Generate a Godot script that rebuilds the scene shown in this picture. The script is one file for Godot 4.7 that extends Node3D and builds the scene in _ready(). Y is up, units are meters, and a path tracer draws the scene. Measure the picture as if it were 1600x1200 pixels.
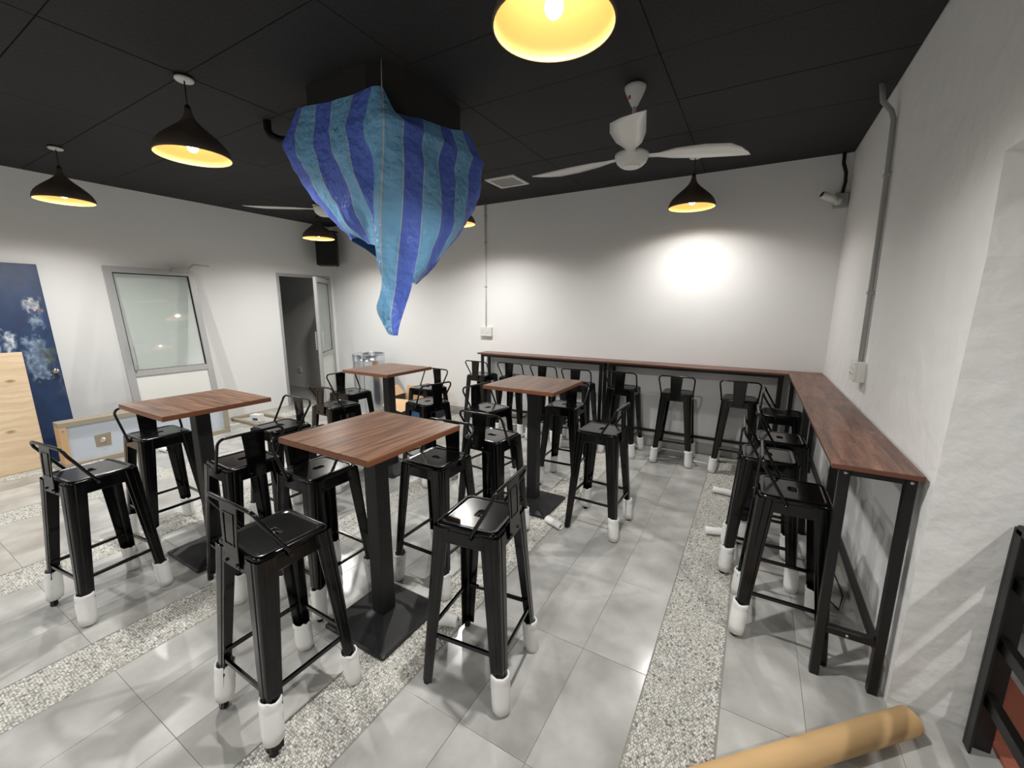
extends Node3D
# A cafe room with bar tables, stools, wall counters, pendant lamps and a tarp-wrapped ceiling unit.

const CEIL := 3.006
const WX := -7.267      # left wall
const ZF := 8.2         # wall behind the camera
const LAMP_ENERGY := 3.2

var M := {}
var used := {}
var rng := RandomNumberGenerator.new()

# ---------------------------------------------------------------- helpers
func V(x: float, y: float, z: float) -> Vector3:
	return Vector3(x, y, z)

func numbered(n: String) -> String:
	if not used.has(n):
		used[n] = 0
		return n
	used[n] += 1
	return "%s_%03d" % [n, used[n]]

func tag(o: Node, label: String, category: String, group := "", kind := "") -> void:
	if label != "": o.set_meta("label", label)
	if category != "": o.set_meta("category", category)
	if group != "": o.set_meta("group", group)
	if kind != "": o.set_meta("kind", kind)

func thing(called: String, label: String, category: String, at := Vector3.ZERO, turn := 0.0, group := "") -> Node3D:
	var o := Node3D.new()
	o.name = numbered(called)
	add_child(o)
	o.position = at
	o.rotation.y = turn
	tag(o, label, category, group)
	return o

func put(called: String, mesh: Mesh, mat: Material, parent: Node, at := Vector3.ZERO) -> MeshInstance3D:
	var o := MeshInstance3D.new()
	o.mesh = mesh
	o.material_override = mat
	o.cast_shadow = GeometryInstance3D.SHADOW_CASTING_SETTING_ON
	if parent == self:
		o.name = numbered(called)
		add_child(o)
	else:
		o.name = called
		parent.add_child(o, true)
	o.position = at
	return o

func struct(called: String, mesh: Mesh, mat: Material, at := Vector3.ZERO) -> MeshInstance3D:
	var o := put(called, mesh, mat, self, at)
	o.set_meta("kind", "structure")
	return o

# A growing list of triangles; every closed piece added is turned outside out.
class MB:
	var p := PackedVector3Array()
	var g := PackedInt32Array()
	var uv := PackedVector2Array()
	var col := PackedColorArray()
	var use_uv := false
	var use_col := false

	func piece(tri: PackedVector3Array, smooth: int) -> void:
		var vol := 0.0
		var c := Vector3.ZERO
		for q in tri: c += q
		c /= max(1, tri.size())
		for i in range(0, tri.size(), 3):
			vol += (tri[i] - c).dot((tri[i + 1] - c).cross(tri[i + 2] - c))
		for i in range(0, tri.size(), 3):
			p.append(tri[i])
			if vol > 0:
				p.append(tri[i + 2]); p.append(tri[i + 1])
			else:
				p.append(tri[i + 1]); p.append(tri[i + 2])
			for k in 3: g.append(smooth)

	func box(a: Vector3, b: Vector3) -> void:
		hexa([a, Vector3(b.x, a.y, a.z), Vector3(b.x, a.y, b.z), Vector3(a.x, a.y, b.z), Vector3(a.x, b.y, a.z), Vector3(b.x, b.y, a.z), b, Vector3(a.x, b.y, b.z)])

	# eight corners: bottom ring then top ring
	func hexa(c: Array) -> void:
		var t := PackedVector3Array()
		for f in [[0, 1, 2, 3], [7, 6, 5, 4], [0, 4, 5, 1], [1, 5, 6, 2], [2, 6, 7, 3], [3, 7, 4, 0]]:
			for k in [0, 1, 2, 0, 2, 3]: t.append(c[f[k]])
		piece(t, -1)

	# box with chamfered edges
	func cbox(a: Vector3, b: Vector3, r: float) -> void:
		var s := (b - a) / 2
		var m := (a + b) / 2
		var rings := []
		for lv in [[-s.y, r], [-s.y + r, 0.0], [s.y - r, 0.0], [s.y, r]]:
			var ring := PackedVector3Array()
			var x: float = s.x - lv[1]
			var z: float = s.z - lv[1]
			var k := r if lv[1] == 0.0 else r * 0.6
			for q in [[x, z - k], [x - k, z], [-x + k, z], [-x, z - k], [-x, -z + k], [-x + k, -z], [x - k, -z], [x, -z + k]]:
				ring.append(m + Vector3(q[0], lv[0], q[1]))
			rings.append(ring)
		loft(rings, true, true, -1)

	# beam of rectangular section w x h between two points
	func bar(a: Vector3, b: Vector3, w: float, h: float, up := Vector3.UP) -> void:
		var d := (b - a).normalized()
		var u := up
		if abs(d.dot(u)) > 0.99: u = Vector3.RIGHT
		var s := d.cross(u).normalized() * w / 2
		u = s.cross(d).normalized() * h / 2
		hexa([a - s - u, a + s - u, a + s + u, a - s + u, b - s - u, b + s - u, b + s + u, b - s + u])

	func loft(rings: Array, cap0: bool, cap1: bool, smooth: int, closed := true) -> void:
		var t := PackedVector3Array()
		var n: int = rings[0].size()
		for i in rings.size() - 1:
			var a: PackedVector3Array = rings[i]
			var b: PackedVector3Array = rings[i + 1]
			for k in (n if closed else n - 1):
				var k2 := (k + 1) % n
				for q in [a[k], b[k], b[k2], a[k], b[k2], a[k2]]: t.append(q)
		for e in [[cap0, 0], [cap1, rings.size() - 1]]:
			if e[0]:
				var r: PackedVector3Array = rings[e[1]]
				var c := Vector3.ZERO
				for q in r: c += q
				c /= n
				for k in n:
					var k2 := (k + 1) % n
					if e[1] == 0:
						t.append(c); t.append(r[k]); t.append(r[k2])
					else:
						t.append(c); t.append(r[k2]); t.append(r[k])
		piece(t, smooth)

	func tube(path: Array, r: float, n := 8, smooth := 1, r1 := -1.0) -> void:
		var rings := []
		var last := Vector3.ZERO
		for i in path.size():
			var d: Vector3
			if i == 0: d = path[1] - path[0]
			elif i == path.size() - 1: d = path[i] - path[i - 1]
			else: d = (path[i + 1] - path[i]).normalized() + (path[i] - path[i - 1]).normalized()
			d = d.normalized()
			var s: Vector3
			if last == Vector3.ZERO:
				s = d.cross(Vector3.UP if abs(d.y) < 0.9 else Vector3.RIGHT).normalized()
			else:
				s = (last - d * last.dot(d)).normalized()
			last = s
			var u := s.cross(d)
			var rr := r if r1 < 0 else lerpf(r, r1, float(i) / (path.size() - 1))
			var ring := PackedVector3Array()
			for k in n: ring.append(path[i] + s * cos(TAU * k / n) * rr + u * sin(TAU * k / n) * rr)
			rings.append(ring)
		loft(rings, true, true, smooth)

	# profile of [radius, height] spun about y
	func lathe(prof: Array, n := 28, at := Vector3.ZERO, smooth := 1, caps := true) -> void:
		var rings := []
		for q in prof:
			var ring := PackedVector3Array()
			for k in n: ring.append(at + Vector3(cos(TAU * k / n) * q[0], q[1], sin(TAU * k / n) * q[0]))
			rings.append(ring)
		loft(rings, caps, caps, smooth)

	func mesh() -> ArrayMesh:
		var st := SurfaceTool.new()
		st.begin(Mesh.PRIMITIVE_TRIANGLES)
		for i in p.size():
			st.set_smooth_group(g[i] if g[i] > 0 else -1)
			if use_col: st.set_color(col[i])
			if use_uv: st.set_uv(uv[i])
			st.add_vertex(p[i])
		st.generate_normals()
		return st.commit()

	# planar uv over the x-z footprint (flat tops) or any two axes
	func planar(ax: Vector3, ay: Vector3, o: Vector3) -> void:
		use_uv = true
		uv.resize(p.size())
		for i in p.size(): uv[i] = Vector2((p[i] - o).dot(ax), (p[i] - o).dot(ay))

func boxmesh(a: Vector3, b: Vector3, r := 0.0) -> ArrayMesh:
	var m := MB.new()
	if r > 0: m.cbox(a, b, r)
	else: m.box(a, b)
	return m.mesh()

func round_rect(hx: float, hz: float, r: float, y: float, per := 4) -> PackedVector3Array:
	var ring := PackedVector3Array()
	for c in 4:
		var sx: float = [1, -1, -1, 1][c]
		var sz: float = [1, 1, -1, -1][c]
		for k in per + 1:
			var a := PI / 2 * (c + float(k) / per)
			ring.append(V(sx * (hx - r) + cos(a) * r, y, sz * (hz - r) + sin(a) * r))
	return ring

# ---------------------------------------------------------------- materials
func noise(seed_: int, freq: float, oct := 4, type := FastNoiseLite.TYPE_SIMPLEX_SMOOTH) -> FastNoiseLite:
	var n := FastNoiseLite.new()
	n.seed = seed_
	n.frequency = freq
	n.noise_type = type
	n.fractal_octaves = oct
	return n

func noise_tex(n: FastNoiseLite, size := 512, normal := false, bump := 2.0, ramp: Gradient = null) -> NoiseTexture2D:
	var t := NoiseTexture2D.new()
	t.width = size
	t.height = size
	t.seamless = true
	t.noise = n
	t.as_normal_map = normal
	t.bump_strength = bump
	if ramp: t.color_ramp = ramp
	return t

func ramp(cols: Array, offs: Array) -> Gradient:
	var g := Gradient.new()
	g.offsets = PackedFloat32Array(offs)
	g.colors = PackedColorArray(cols)
	return g

func mat(c: Color, rough: float, metal := 0.0) -> StandardMaterial3D:
	var m := StandardMaterial3D.new()
	m.albedo_color = c
	m.roughness = rough
	m.metallic = metal
	return m

func bumpy(m: StandardMaterial3D, tex: Texture2D, strength: float, scale_: float) -> StandardMaterial3D:
	m.normal_enabled = true
	m.normal_texture = tex
	m.normal_scale = strength
	m.uv1_triplanar = true
	m.uv1_world_triplanar = true
	m.uv1_scale = Vector3.ONE * scale_
	return m

func img_tex(w: int, h: int, f: Callable) -> ImageTexture:
	var im := Image.create(w, h, true, Image.FORMAT_RGB8)
	for y in h:
		for x in w: im.set_pixel(x, y, f.call(x, y))
	im.generate_mipmaps()
	return ImageTexture.create_from_image(im)

func make_materials() -> void:
	var fine := noise_tex(noise(3, 0.05, 4), 512, true, 3.0)
	var broad := noise_tex(noise(5, 0.008, 5), 512, true, 6.0)
	M.wall = bumpy(mat(Color(0.935, 0.935, 0.93), 0.8), broad, 0.10, 0.45)
	M.plaster = bumpy(mat(Color(0.915, 0.915, 0.91), 0.85), noise_tex(noise(8, 0.010, 5), 512, true, 7.0), 0.45, 0.9)
	M.skirting = bumpy(mat(Color(0.70, 0.69, 0.67), 0.4), fine, 0.1, 1.0)
	M.storefloor = mat(Color(0.62, 0.61, 0.60), 0.6)
	M.ceiling = []
	for i in 3:
		var c := mat(Color(1, 1, 1), 0.8)
		var n := noise(20 + i, 0.11, 3)
		c.albedo_texture = noise_tex(n, 512, false, 1, ramp([Color(0.095, 0.095, 0.098), Color(0.125, 0.125, 0.128), Color(0.16, 0.16, 0.165)], [0.2, 0.55, 1.0]))
		M.ceiling.append(bumpy(c, fine, 0.25, 1.1))
	M.ceiling_slab = mat(Color(0.125, 0.125, 0.128), 0.85)
	M.tile = []
	for i in 5:
		var c := mat(Color(1, 1, 1), 0.22)
		var d: float = [0.0, 0.018, -0.016, 0.01, -0.008][i]
		c.albedo_texture = noise_tex(noise(40 + i, 0.006, 6), 512, false, 1, ramp([Color(0.60 + d, 0.597 + d, 0.58 + d), Color(0.665 + d, 0.662 + d, 0.645 + d), Color(0.71 + d, 0.708 + d, 0.692 + d), Color(0.80 + d, 0.80 + d, 0.785 + d)], [0.12, 0.42, 0.62, 0.97]))
		c.roughness_texture = noise_tex(noise(60 + i, 0.012, 4), 256, false, 1, ramp([Color(0.75, 0.75, 0.75), Color(1, 1, 1)], [0.3, 0.8]))
		c.uv1_triplanar = true
		c.uv1_world_triplanar = true
		c.uv1_scale = Vector3.ONE * 0.62
		c.uv1_offset = Vector3(0.37 * i, 0.61 * i, 0.23 * i)
		M.tile.append(c)
	M.grout = bumpy(mat(Color(0.68, 0.65, 0.57), 0.9), fine, 0.5, 2.0)
	M.pebble_bed = bumpy(mat(Color(0.55, 0.545, 0.525), 0.9), fine, 0.8, 4.0)
	M.pebble = mat(Color(1, 1, 1), 0.55)
	M.pebble.vertex_color_use_as_albedo = true
	M.black_gloss = mat(Color(0.018, 0.018, 0.02), 0.2)
	M.black_gloss.metallic_specular = 0.38
	M.black_gloss.clearcoat_enabled = true
	M.black_gloss.clearcoat = 0.25
	M.black_gloss.clearcoat_roughness = 0.08
	M.rubber = mat(Color(0.03, 0.03, 0.03), 0.7)
	M.foam = bumpy(mat(Color(0.93, 0.93, 0.92), 0.85), fine, 0.25, 5.0)
	M.powder = bumpy(mat(Color(0.075, 0.075, 0.08), 0.5), noise_tex(noise(9, 0.2, 2), 256, true, 2.0), 0.25, 4.0)
	M.steel_black = bumpy(mat(Color(0.06, 0.058, 0.057), 0.42), fine, 0.1, 3.0)
	M.casing = bumpy(mat(Color(0.155, 0.15, 0.15), 0.6), fine, 0.2, 2.0)
	M.bolt = mat(Color(0.8, 0.8, 0.8), 0.3, 0.9)
	# walnut laminate of the square tables
	var g1 := noise(101, 0.02, 4)
	var g2 := noise(102, 0.09, 3)
	var g3 := noise(103, 0.006, 2)
	var walnut := func(x: int, y: int) -> Color:
		var wob := g3.get_noise_2d(x * 0.9, y * 0.5) * 9.0
		var a := g1.get_noise_2d((x + wob) * 1.5, y * 0.10)
		var b := g2.get_noise_2d((x + wob) * 3.2, y * 0.10)
		var t := clampf(0.5 + 0.75 * a + 0.30 * b, 0, 1)
		return Color(0.285, 0.19, 0.135).lerp(Color(0.56, 0.40, 0.285), t)
	M.walnut = mat(Color(1, 1, 1), 0.34)
	M.walnut.albedo_texture = img_tex(512, 512, walnut)
	M.walnut_edge = mat(Color(0.49, 0.30, 0.195), 0.42)
	# plank-print laminate of the wall counters
	var rows := 5
	var seams := []
	for r in rows:
		var cuts := [0]
		var x0: int = 40 + (r * 173) % 260
		while x0 < 1024:
			cuts.append(x0)
			x0 += 240 + (r * 97 + cuts.size() * 131) % 190
		seams.append(cuts)
	var planks := func(x: int, y: int) -> Color:
		var r: int = min(rows - 1, y * rows / 256)
		var k := 0
		for c in seams[r]:
			if x >= c: k += 1
		var tone := float((r * 37 + k * 61) % 11) / 11.0
		var a := g1.get_noise_2d(x * 0.22 + r * 300 + k * 90, y * 1.6)
		var b := g2.get_noise_2d(x * 0.35 + k * 55, y * 2.4 + r * 70)
		var t := clampf(0.30 + 0.35 * tone + 0.45 * a + 0.30 * b, 0, 1)
		return Color(0.27, 0.165, 0.125).lerp(Color(0.62, 0.43, 0.33), t)
	M.counter = mat(Color(1, 1, 1), 0.36)
	M.counter.albedo_texture = img_tex(1024, 256, planks)
	M.counter_edge = mat(Color(0.40, 0.25, 0.195), 0.4)
	M.shade = bumpy(mat(Color(0.36, 0.315, 0.275), 0.6), fine, 0.1, 6.0)
	M.gold = mat(Color(0.80, 0.65, 0.40), 0.5)
	M.bulb = mat(Color(1, 0.97, 0.9), 0.4)
	M.bulb.emission_enabled = true
	M.bulb.emission = Color(1.0, 0.93, 0.80)
	M.bulb.emission_energy_multiplier = 26.0
	M.cord = mat(Color(0.07, 0.07, 0.07), 0.6)
	M.white_metal = mat(Color(0.88, 0.88, 0.86), 0.35)
	M.white_plastic = mat(Color(0.90, 0.90, 0.88), 0.4)
	M.grey_plastic = mat(Color(0.66, 0.66, 0.65), 0.45)
	M.alu = bumpy(mat(Color(0.72, 0.72, 0.72), 0.38, 0.35), fine, 0.05, 3.0)
	M.gasket = mat(Color(0.06, 0.06, 0.06), 0.7)
	M.glass = mat(Color(0.80, 0.86, 0.83, 0.22), 0.03)
	M.glass.transparency = BaseMaterial3D.TRANSPARENCY_ALPHA
	M.galv = mat(Color(0.82, 0.84, 0.86), 0.26, 0.9)
	M.galv.roughness_texture = noise_tex(noise(77, 0.02, 3, FastNoiseLite.TYPE_CELLULAR), 256, false, 1, ramp([Color(0.6, 0.6, 0.6), Color(1, 1, 1)], [0.0, 1.0]))
	bumpy(M.galv, noise_tex(noise(78, 0.01, 3), 256, true, 4.0), 0.25, 1.2)
	M.carton = bumpy(mat(Color(0.84, 0.70, 0.53), 0.85), fine, 0.15, 3.0)
	M.carton_dark = mat(Color(0.17, 0.20, 0.26), 0.7)
	M.carton_blue = mat(Color(0.27, 0.43, 0.62), 0.6)
	M.kraft = bumpy(mat(Color(0.82, 0.675, 0.48), 0.8), broad, 0.12, 2.0)
	M.speaker = mat(Color(0.07, 0.068, 0.066), 0.6)
	M.pine = bumpy(mat(Color(0.80, 0.66, 0.50), 0.75), fine, 0.3, 2.0)
	M.grey_wood = bumpy(mat(Color(0.63, 0.59, 0.52), 0.8), fine, 0.4, 2.0)
	M.pale_panel = bumpy(mat(Color(0.78, 0.81, 0.85), 0.42), broad, 0.08, 1.2)
	M.tape = mat(Color(0.60, 0.55, 0.46), 0.8)
	M.chrome = mat(Color(0.85, 0.83, 0.8), 0.15, 1.0)
	M.red = mat(Color(0.78, 0.14, 0.16), 0.4)
	M.blue_print = mat(Color(0.25, 0.30, 0.55), 0.6)
	M.terracotta = bumpy(mat(Color(0.62, 0.36, 0.28), 0.75), fine, 0.5, 2.0)
	# plywood sheet
	var w1 := noise(121, 0.012, 4)
	var w2 := noise(122, 0.05, 3)
	var knots := [[60, 90], [150, 210], [190, 330], [70, 400], [120, 300], [35, 250], [215, 120]]
	var ply := func(x: int, y: int) -> Color:
		var wob := w1.get_noise_2d(x * 0.8, y * 0.8) * 12.0
		var a := w2.get_noise_2d(x * 0.06, (y + wob) * 0.9)
		var c := Color(0.86, 0.755, 0.62).lerp(Color(0.92, 0.83, 0.70), clampf(0.5 + a, 0, 1))
		for k in knots:
			var d := Vector2((x - k[0]) * 0.6, y - k[1]).length()
			if d < 9: c = c.lerp(Color(0.52, 0.36, 0.23), (1.0 - d / 9.0) * 0.8)
		return c
	M.ply = mat(Color(1, 1, 1), 0.7)
	M.ply.albedo_texture = img_tex(256, 512, ply)
	# old blue door: paint scraped and patched where the photograph shows it; u from its free edge, v from its head
	var s1 := noise(131, 0.02, 5)
	var s2 := noise(132, 0.06, 3)
	var marks := [   # u0 u1 v0 v1 (metres), colour, how solid
		[0.03, 0.17, 0.35, 0.50, Color(0.78, 0.75, 0.73), 0.85], [0.04, 0.15, 0.50, 0.66, Color(0.62, 0.66, 0.71), 0.7],
		[0.03, 0.08, 0.45, 0.53, Color(0.72, 0.46, 0.32), 0.9], [0.06, 0.24, 0.74, 1.22, Color(0.58, 0.63, 0.70), 0.75],
		[0.27, 0.36, 0.67, 0.93, Color(0.82, 0.83, 0.85), 1.0], [0.36, 0.50, 0.72, 0.92, Color(0.72, 0.74, 0.77), 0.9],
		[0.0, 0.13, 0.86, 1.06, Color(0.32, 0.34, 0.29), 0.7], [0.0, 0.05, 1.0, 1.42, Color(0.42, 0.41, 0.34), 0.75],
		[0.09, 0.12, 0.60, 0.82, Color(0.55, 0.58, 0.50), 0.6], [0.30, 0.55, 0.02, 0.16, Color(0.42, 0.50, 0.62), 0.5], [0.36, 0.48, 0.45, 0.62, Color(0.50, 0.56, 0.64), 0.6]]
	var bluedoor := func(x: int, y: int) -> Color:
		var u := x / 256.0 * 0.82
		var v := y / 512.0 * 2.08
		var c := Color(0.075, 0.175, 0.315).lerp(Color(0.105, 0.215, 0.37), clampf(0.5 + s1.get_noise_2d(x, y), 0, 1))
		var ju := s1.get_noise_2d(x * 1.7, y * 1.7) * 0.055
		var jv := s2.get_noise_2d(x * 1.2 + 90, y * 1.2) * 0.06
		for m in marks:
			var e: float = min(min(u + ju - m[0], m[1] - u - ju), min(v + jv - m[2], m[3] - v - jv))
			if e > 0:
				var k := clampf(e / 0.035, 0, 1) * clampf(float(m[5]) * 0.85 + s2.get_noise_2d(x, y) * 0.5, 0, 1)
				c = c.lerp(m[4], k)
		return c
	M.blue_door = mat(Color(1, 1, 1), 0.5)
	M.blue_door.albedo_texture = img_tex(256, 512, bluedoor)
	M.tarp = mat(Color(1, 1, 1), 0.42)
	M.tarp.metallic_specular = 0.4
	M.tarp.vertex_color_use_as_albedo = true
	bumpy(M.tarp, noise_tex(noise(141, 0.03, 5, FastNoiseLite.TYPE_PERLIN), 512, true, 10.0), 1.0, 1.5)

# ---------------------------------------------------------------- builders
func leg_half(y: float) -> float:
	return lerpf(0.1985, 0.1505, y / 0.738)

func leg_mesh(sx: float, sz: float) -> ArrayMesh:
	var m := MB.new()
	var rings := []
	for y in [0.018, 0.26, 0.5, 0.70, 0.745]:
		var h := leg_half(y)
		var w := lerpf(0.046, 0.078, y / 0.738)
		var t := 0.006
		var pts := [[w, 0.0], [0.82 * w, 0.0], [0.76 * w, -0.003], [0.44 * w, -0.003], [0.38 * w, 0.0], [0.24 * w, 0.0], [0.13 * w, 0.02 * w], [0.05 * w, 0.05 * w], [0.02 * w, 0.13 * w], [0.0, 0.24 * w], [0.0, 0.38 * w], [-0.003, 0.44 * w], [-0.003, 0.76 * w], [0.0, 0.82 * w], [0.0, w], [t, w], [t, 0.3 * w], [0.16 * w, 0.16 * w], [0.3 * w, t], [w, t]]
		var ring := PackedVector3Array()
		for q in pts: ring.append(V(sx * (h - q[0]), y, sz * (h - q[1])))
		rings.append(ring)
	m.loft(rings, false, false, -1)
	return m.mesh()

func make_stool() -> Node3D:
	var t := Node3D.new()
	t.name = "bar_stool"
	# pressed seat with a hand slot
	var m := MB.new()
	var rings := [round_rect(0.030, 0.018, 0.012, 0.742), round_rect(0.030, 0.018, 0.012, 0.7555), round_rect(0.0325, 0.0205, 0.0145, 0.7572), round_rect(0.0345, 0.0225, 0.0160, 0.7572)]
	for q in [[0.075, 0.022, 0.7572], [0.114, 0.024, 0.7572], [0.1165, 0.025, 0.7572], [0.118, 0.026, 0.7574], [0.123, 0.028, 0.7602], [0.134, 0.03, 0.7608], [0.1405, 0.032, 0.7585], [0.1455, 0.034, 0.7525], [0.1475, 0.035, 0.744], [0.1475, 0.035, 0.730], [0.1435, 0.033, 0.730], [0.1425, 0.032, 0.742], [0.08, 0.022, 0.744]]:
		rings.append(round_rect(q[0], q[0], q[1], q[2]))
	rings.append(rings[0])
	m.loft(rings, false, false, 1)
	put("seat", m.mesh(), M.black_gloss, t)
	m = MB.new()
	rings = []
	for q in [[0.1490, 0.736], [0.1545, 0.688], [0.1515, 0.683], [0.1485, 0.688], [0.1440, 0.736], [0.1490, 0.736]]: rings.append(round_rect(q[0], q[0], 0.034, q[1]))
	m.loft(rings, false, false, -1)
	put("seat_skirt", m.mesh(), M.black_gloss, t)
	for s in [[-1, -1], [1, -1], [1, 1], [-1, 1]]:
		var lg := put("leg", leg_mesh(s[0], s[1]), M.black_gloss, t)
		m = MB.new()
		var h := leg_half(0.0) - 0.017
		m.lathe([[0.013, 0.0], [0.0165, 0.004], [0.0165, 0.03], [0.012, 0.034]], 10, V(s[0] * h, 0, s[1] * h))
		put("rubber_foot", m.mesh(), M.rubber, lg)
	var ry := 0.25
	var rh := leg_half(ry)
	for k in 4:
		m = MB.new()
		var q := Basis(Vector3.UP, k * PI / 2)
		m.bar(q * V(-rh + 0.02, ry, rh - 0.008), q * V(rh - 0.02, ry, rh - 0.008), 0.011, 0.016)
		put("foot_rung", m.mesh(), M.black_gloss, t)
	# back plate with a stamped panel
	m = MB.new()
	rings = []
	for q in [[0.696, 0.1590, 0.050], [0.745, 0.1575, 0.050], [0.80, 0.1570, 0.052], [0.87, 0.1535, 0.056], [0.942, 0.1490, 0.060]]:
		var ring := PackedVector3Array()
		for c in [[-1, -1], [-0.9, -1.3], [0.9, -1.3], [1, -1], [1, 1], [0.9, 1.3], [-0.9, 1.3], [-1, 1]]: ring.append(V(c[0] * q[2], q[0], q[1] + c[1] * 0.0018))
		rings.append(ring)
	m.loft(rings, true, true, -1)
	var plate := put("back_plate", m.mesh(), M.black_gloss, t)
	m = MB.new()
	for s in [-1.0, 1.0]:
		m.bar(V(s * 0.030, 0.785, 0.1572), V(s * 0.034, 0.905, 0.1515), 0.005, 0.0105, Vector3.BACK)
	m.bar(V(-0.032, 0.785, 0.1572), V(0.032, 0.785, 0.1572), 0.0105, 0.005)
	m.bar(V(-0.036, 0.905, 0.1515), V(0.036, 0.905, 0.1515), 0.0105, 0.005)
	put("stamped_rib", m.mesh(), M.black_gloss, plate)
	# bent tube of the low back
	m = MB.new()
	var path := [V(-0.1555, 0.722, 0.03), V(-0.1585, 0.745, 0.038)]
	for k in 6:
		var a := PI / 2 * k / 5.0
		path.append(V(-0.138 - 0.036 * cos(a), 0.905 + 0.036 * sin(a), 0.133 + 0.013 * sin(a)))
	for k in 6:
		var a := PI / 2 * (1.0 - k / 5.0)
		path.append(V(0.138 + 0.036 * cos(a), 0.905 + 0.036 * sin(a), 0.133 + 0.013 * sin(a)))
	path.append(V(0.1585, 0.745, 0.038))
	path.append(V(0.1555, 0.722, 0.03))
	m.tube(path, 0.0078, 10)
	put("back_tube", m.mesh(), M.black_gloss, t)
	for q in [V(-0.16, 0.727, 0.032), V(0.16, 0.727, 0.032)]:
		m = MB.new()
		m.tube([q - V(0.007, 0, 0), q + V(0.007, 0, 0)], 0.008, 8)
		put("bolt", m.mesh(), M.black_gloss, t)
	for sx in [-0.036, 0.036]:
		m = MB.new()
		m.tube([V(sx, 0.713, 0.150), V(sx, 0.713, 0.167)], 0.0065, 8)
		put("bolt", m.mesh(), M.black_gloss, t)
	return t

func sleeve_mesh(seed_: int, hgt: float) -> ArrayMesh:
	# foam sleeve round the leg at local corner (+,+), base on the floor
	var n := noise(seed_, 9.0, 2)
	var m := MB.new()
	var rings := []
	var prof := [[0.0, 0.030], [0.004, 0.037], [0.25, 0.0405], [0.5, 0.0395], [0.72, 0.0405], [0.80, 0.0385], [0.86, 0.0405], [0.97, 0.041], [1.0, 0.039], [1.0, 0.034], [0.85, 0.033]]
	for q in prof:
		var y: float = q[0] * hgt
		var ring := PackedVector3Array()
		for k in 16:
			var a := TAU * k / 16
			var r: float = 0.93 * q[1] * (1.0 + 0.10 * n.get_noise_3d(cos(a), sin(a), y * 9.0)) * (1.0 + 0.05 * cos(2 * a + PI / 2))
			var top := 0.0
			if q[0] > 0.9: top = 0.012 * n.get_noise_2d(cos(a) * 0.7 + 5.0, sin(a) * 0.7)
			var c := leg_half(y) - 0.0205
			ring.append(V(c + cos(a) * r, y + top, c + sin(a) * r))
		rings.append(ring)
	m.loft(rings, true, false, 1)
	return m.mesh()

func loose_sleeve_mesh(seed_: int, length: float) -> ArrayMesh:
	var n := noise(seed_, 9.0, 2)
	var m := MB.new()
	var rings := []
	for q in [[0.0, 0.026, 0.0], [0.01, 0.033, 0.0], [0.35, 0.031, 0.004], [0.65, 0.034, 0.0], [0.97, 0.032, 0.006], [1.0, 0.028, 0.006], [1.0, 0.022, 0.006], [0.8, 0.02, 0.004]]:
		var ring := PackedVector3Array()
		for k in 16:
			var a := TAU * k / 16
			var r: float = q[1] * (1.0 + 0.10 * n.get_noise_3d(cos(a), sin(a), q[0] * 1.5))
			ring.append(V(q[0] * length, 0.028 + sin(a) * r * 0.8, cos(a) * r + q[2]))
		rings.append(ring)
	for r in rings:
		for k in r.size():
			if r[k].y < 0.001: r[k] = V(r[k].x, 0.001, r[k].z)
	m.loft(rings, true, false, 1)
	return m.mesh()

func make_table(label: String, at: Vector3, turn: float) -> void:
	var t := thing("square_bar_table", label, "table", at, turn, "square walnut bar tables")
	var h := 0.300
	var m := MB.new()
	m.cbox(V(-h + 0.001, 1.0340, -h + 0.001), V(h - 0.001, 1.0374, h - 0.001), 0.0012)
	m.planar(V(1.0 / 0.62, 0, 0), V(0, 0, 1.0 / 0.62), V(-0.31 + at.z * 0.13, 0, -0.31))
	put("table_top", m.mesh(), M.walnut, t)
	put("edge_band", boxmesh(V(-h, 1.0090, -h), V(h, 1.0345, h), 0.0018), M.walnut_edge, t)
	m = MB.new()
	m.cbox(V(-0.17, 0.995, -0.17), V(0.17, 1.009, 0.17), 0.004)
	put("mounting_plate", m.mesh(), M.powder, t)
	put("column", boxmesh(V(-0.0425, 0.04, -0.0425), V(0.0425, 0.996, 0.0425), 0.004), M.powder, t)
	m = MB.new()
	var rings := []
	for q in [[0.205, 0.0, 0.01], [0.2125, 0.003, 0.012], [0.2125, 0.014, 0.012], [0.205, 0.020, 0.014], [0.045, 0.056, 0.006]]: rings.append(round_rect(q[0], q[0], q[2], q[1], 2))
	m.loft(rings, true, true, -1)
	put("base_plate", m.mesh(), M.powder, t)

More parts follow.
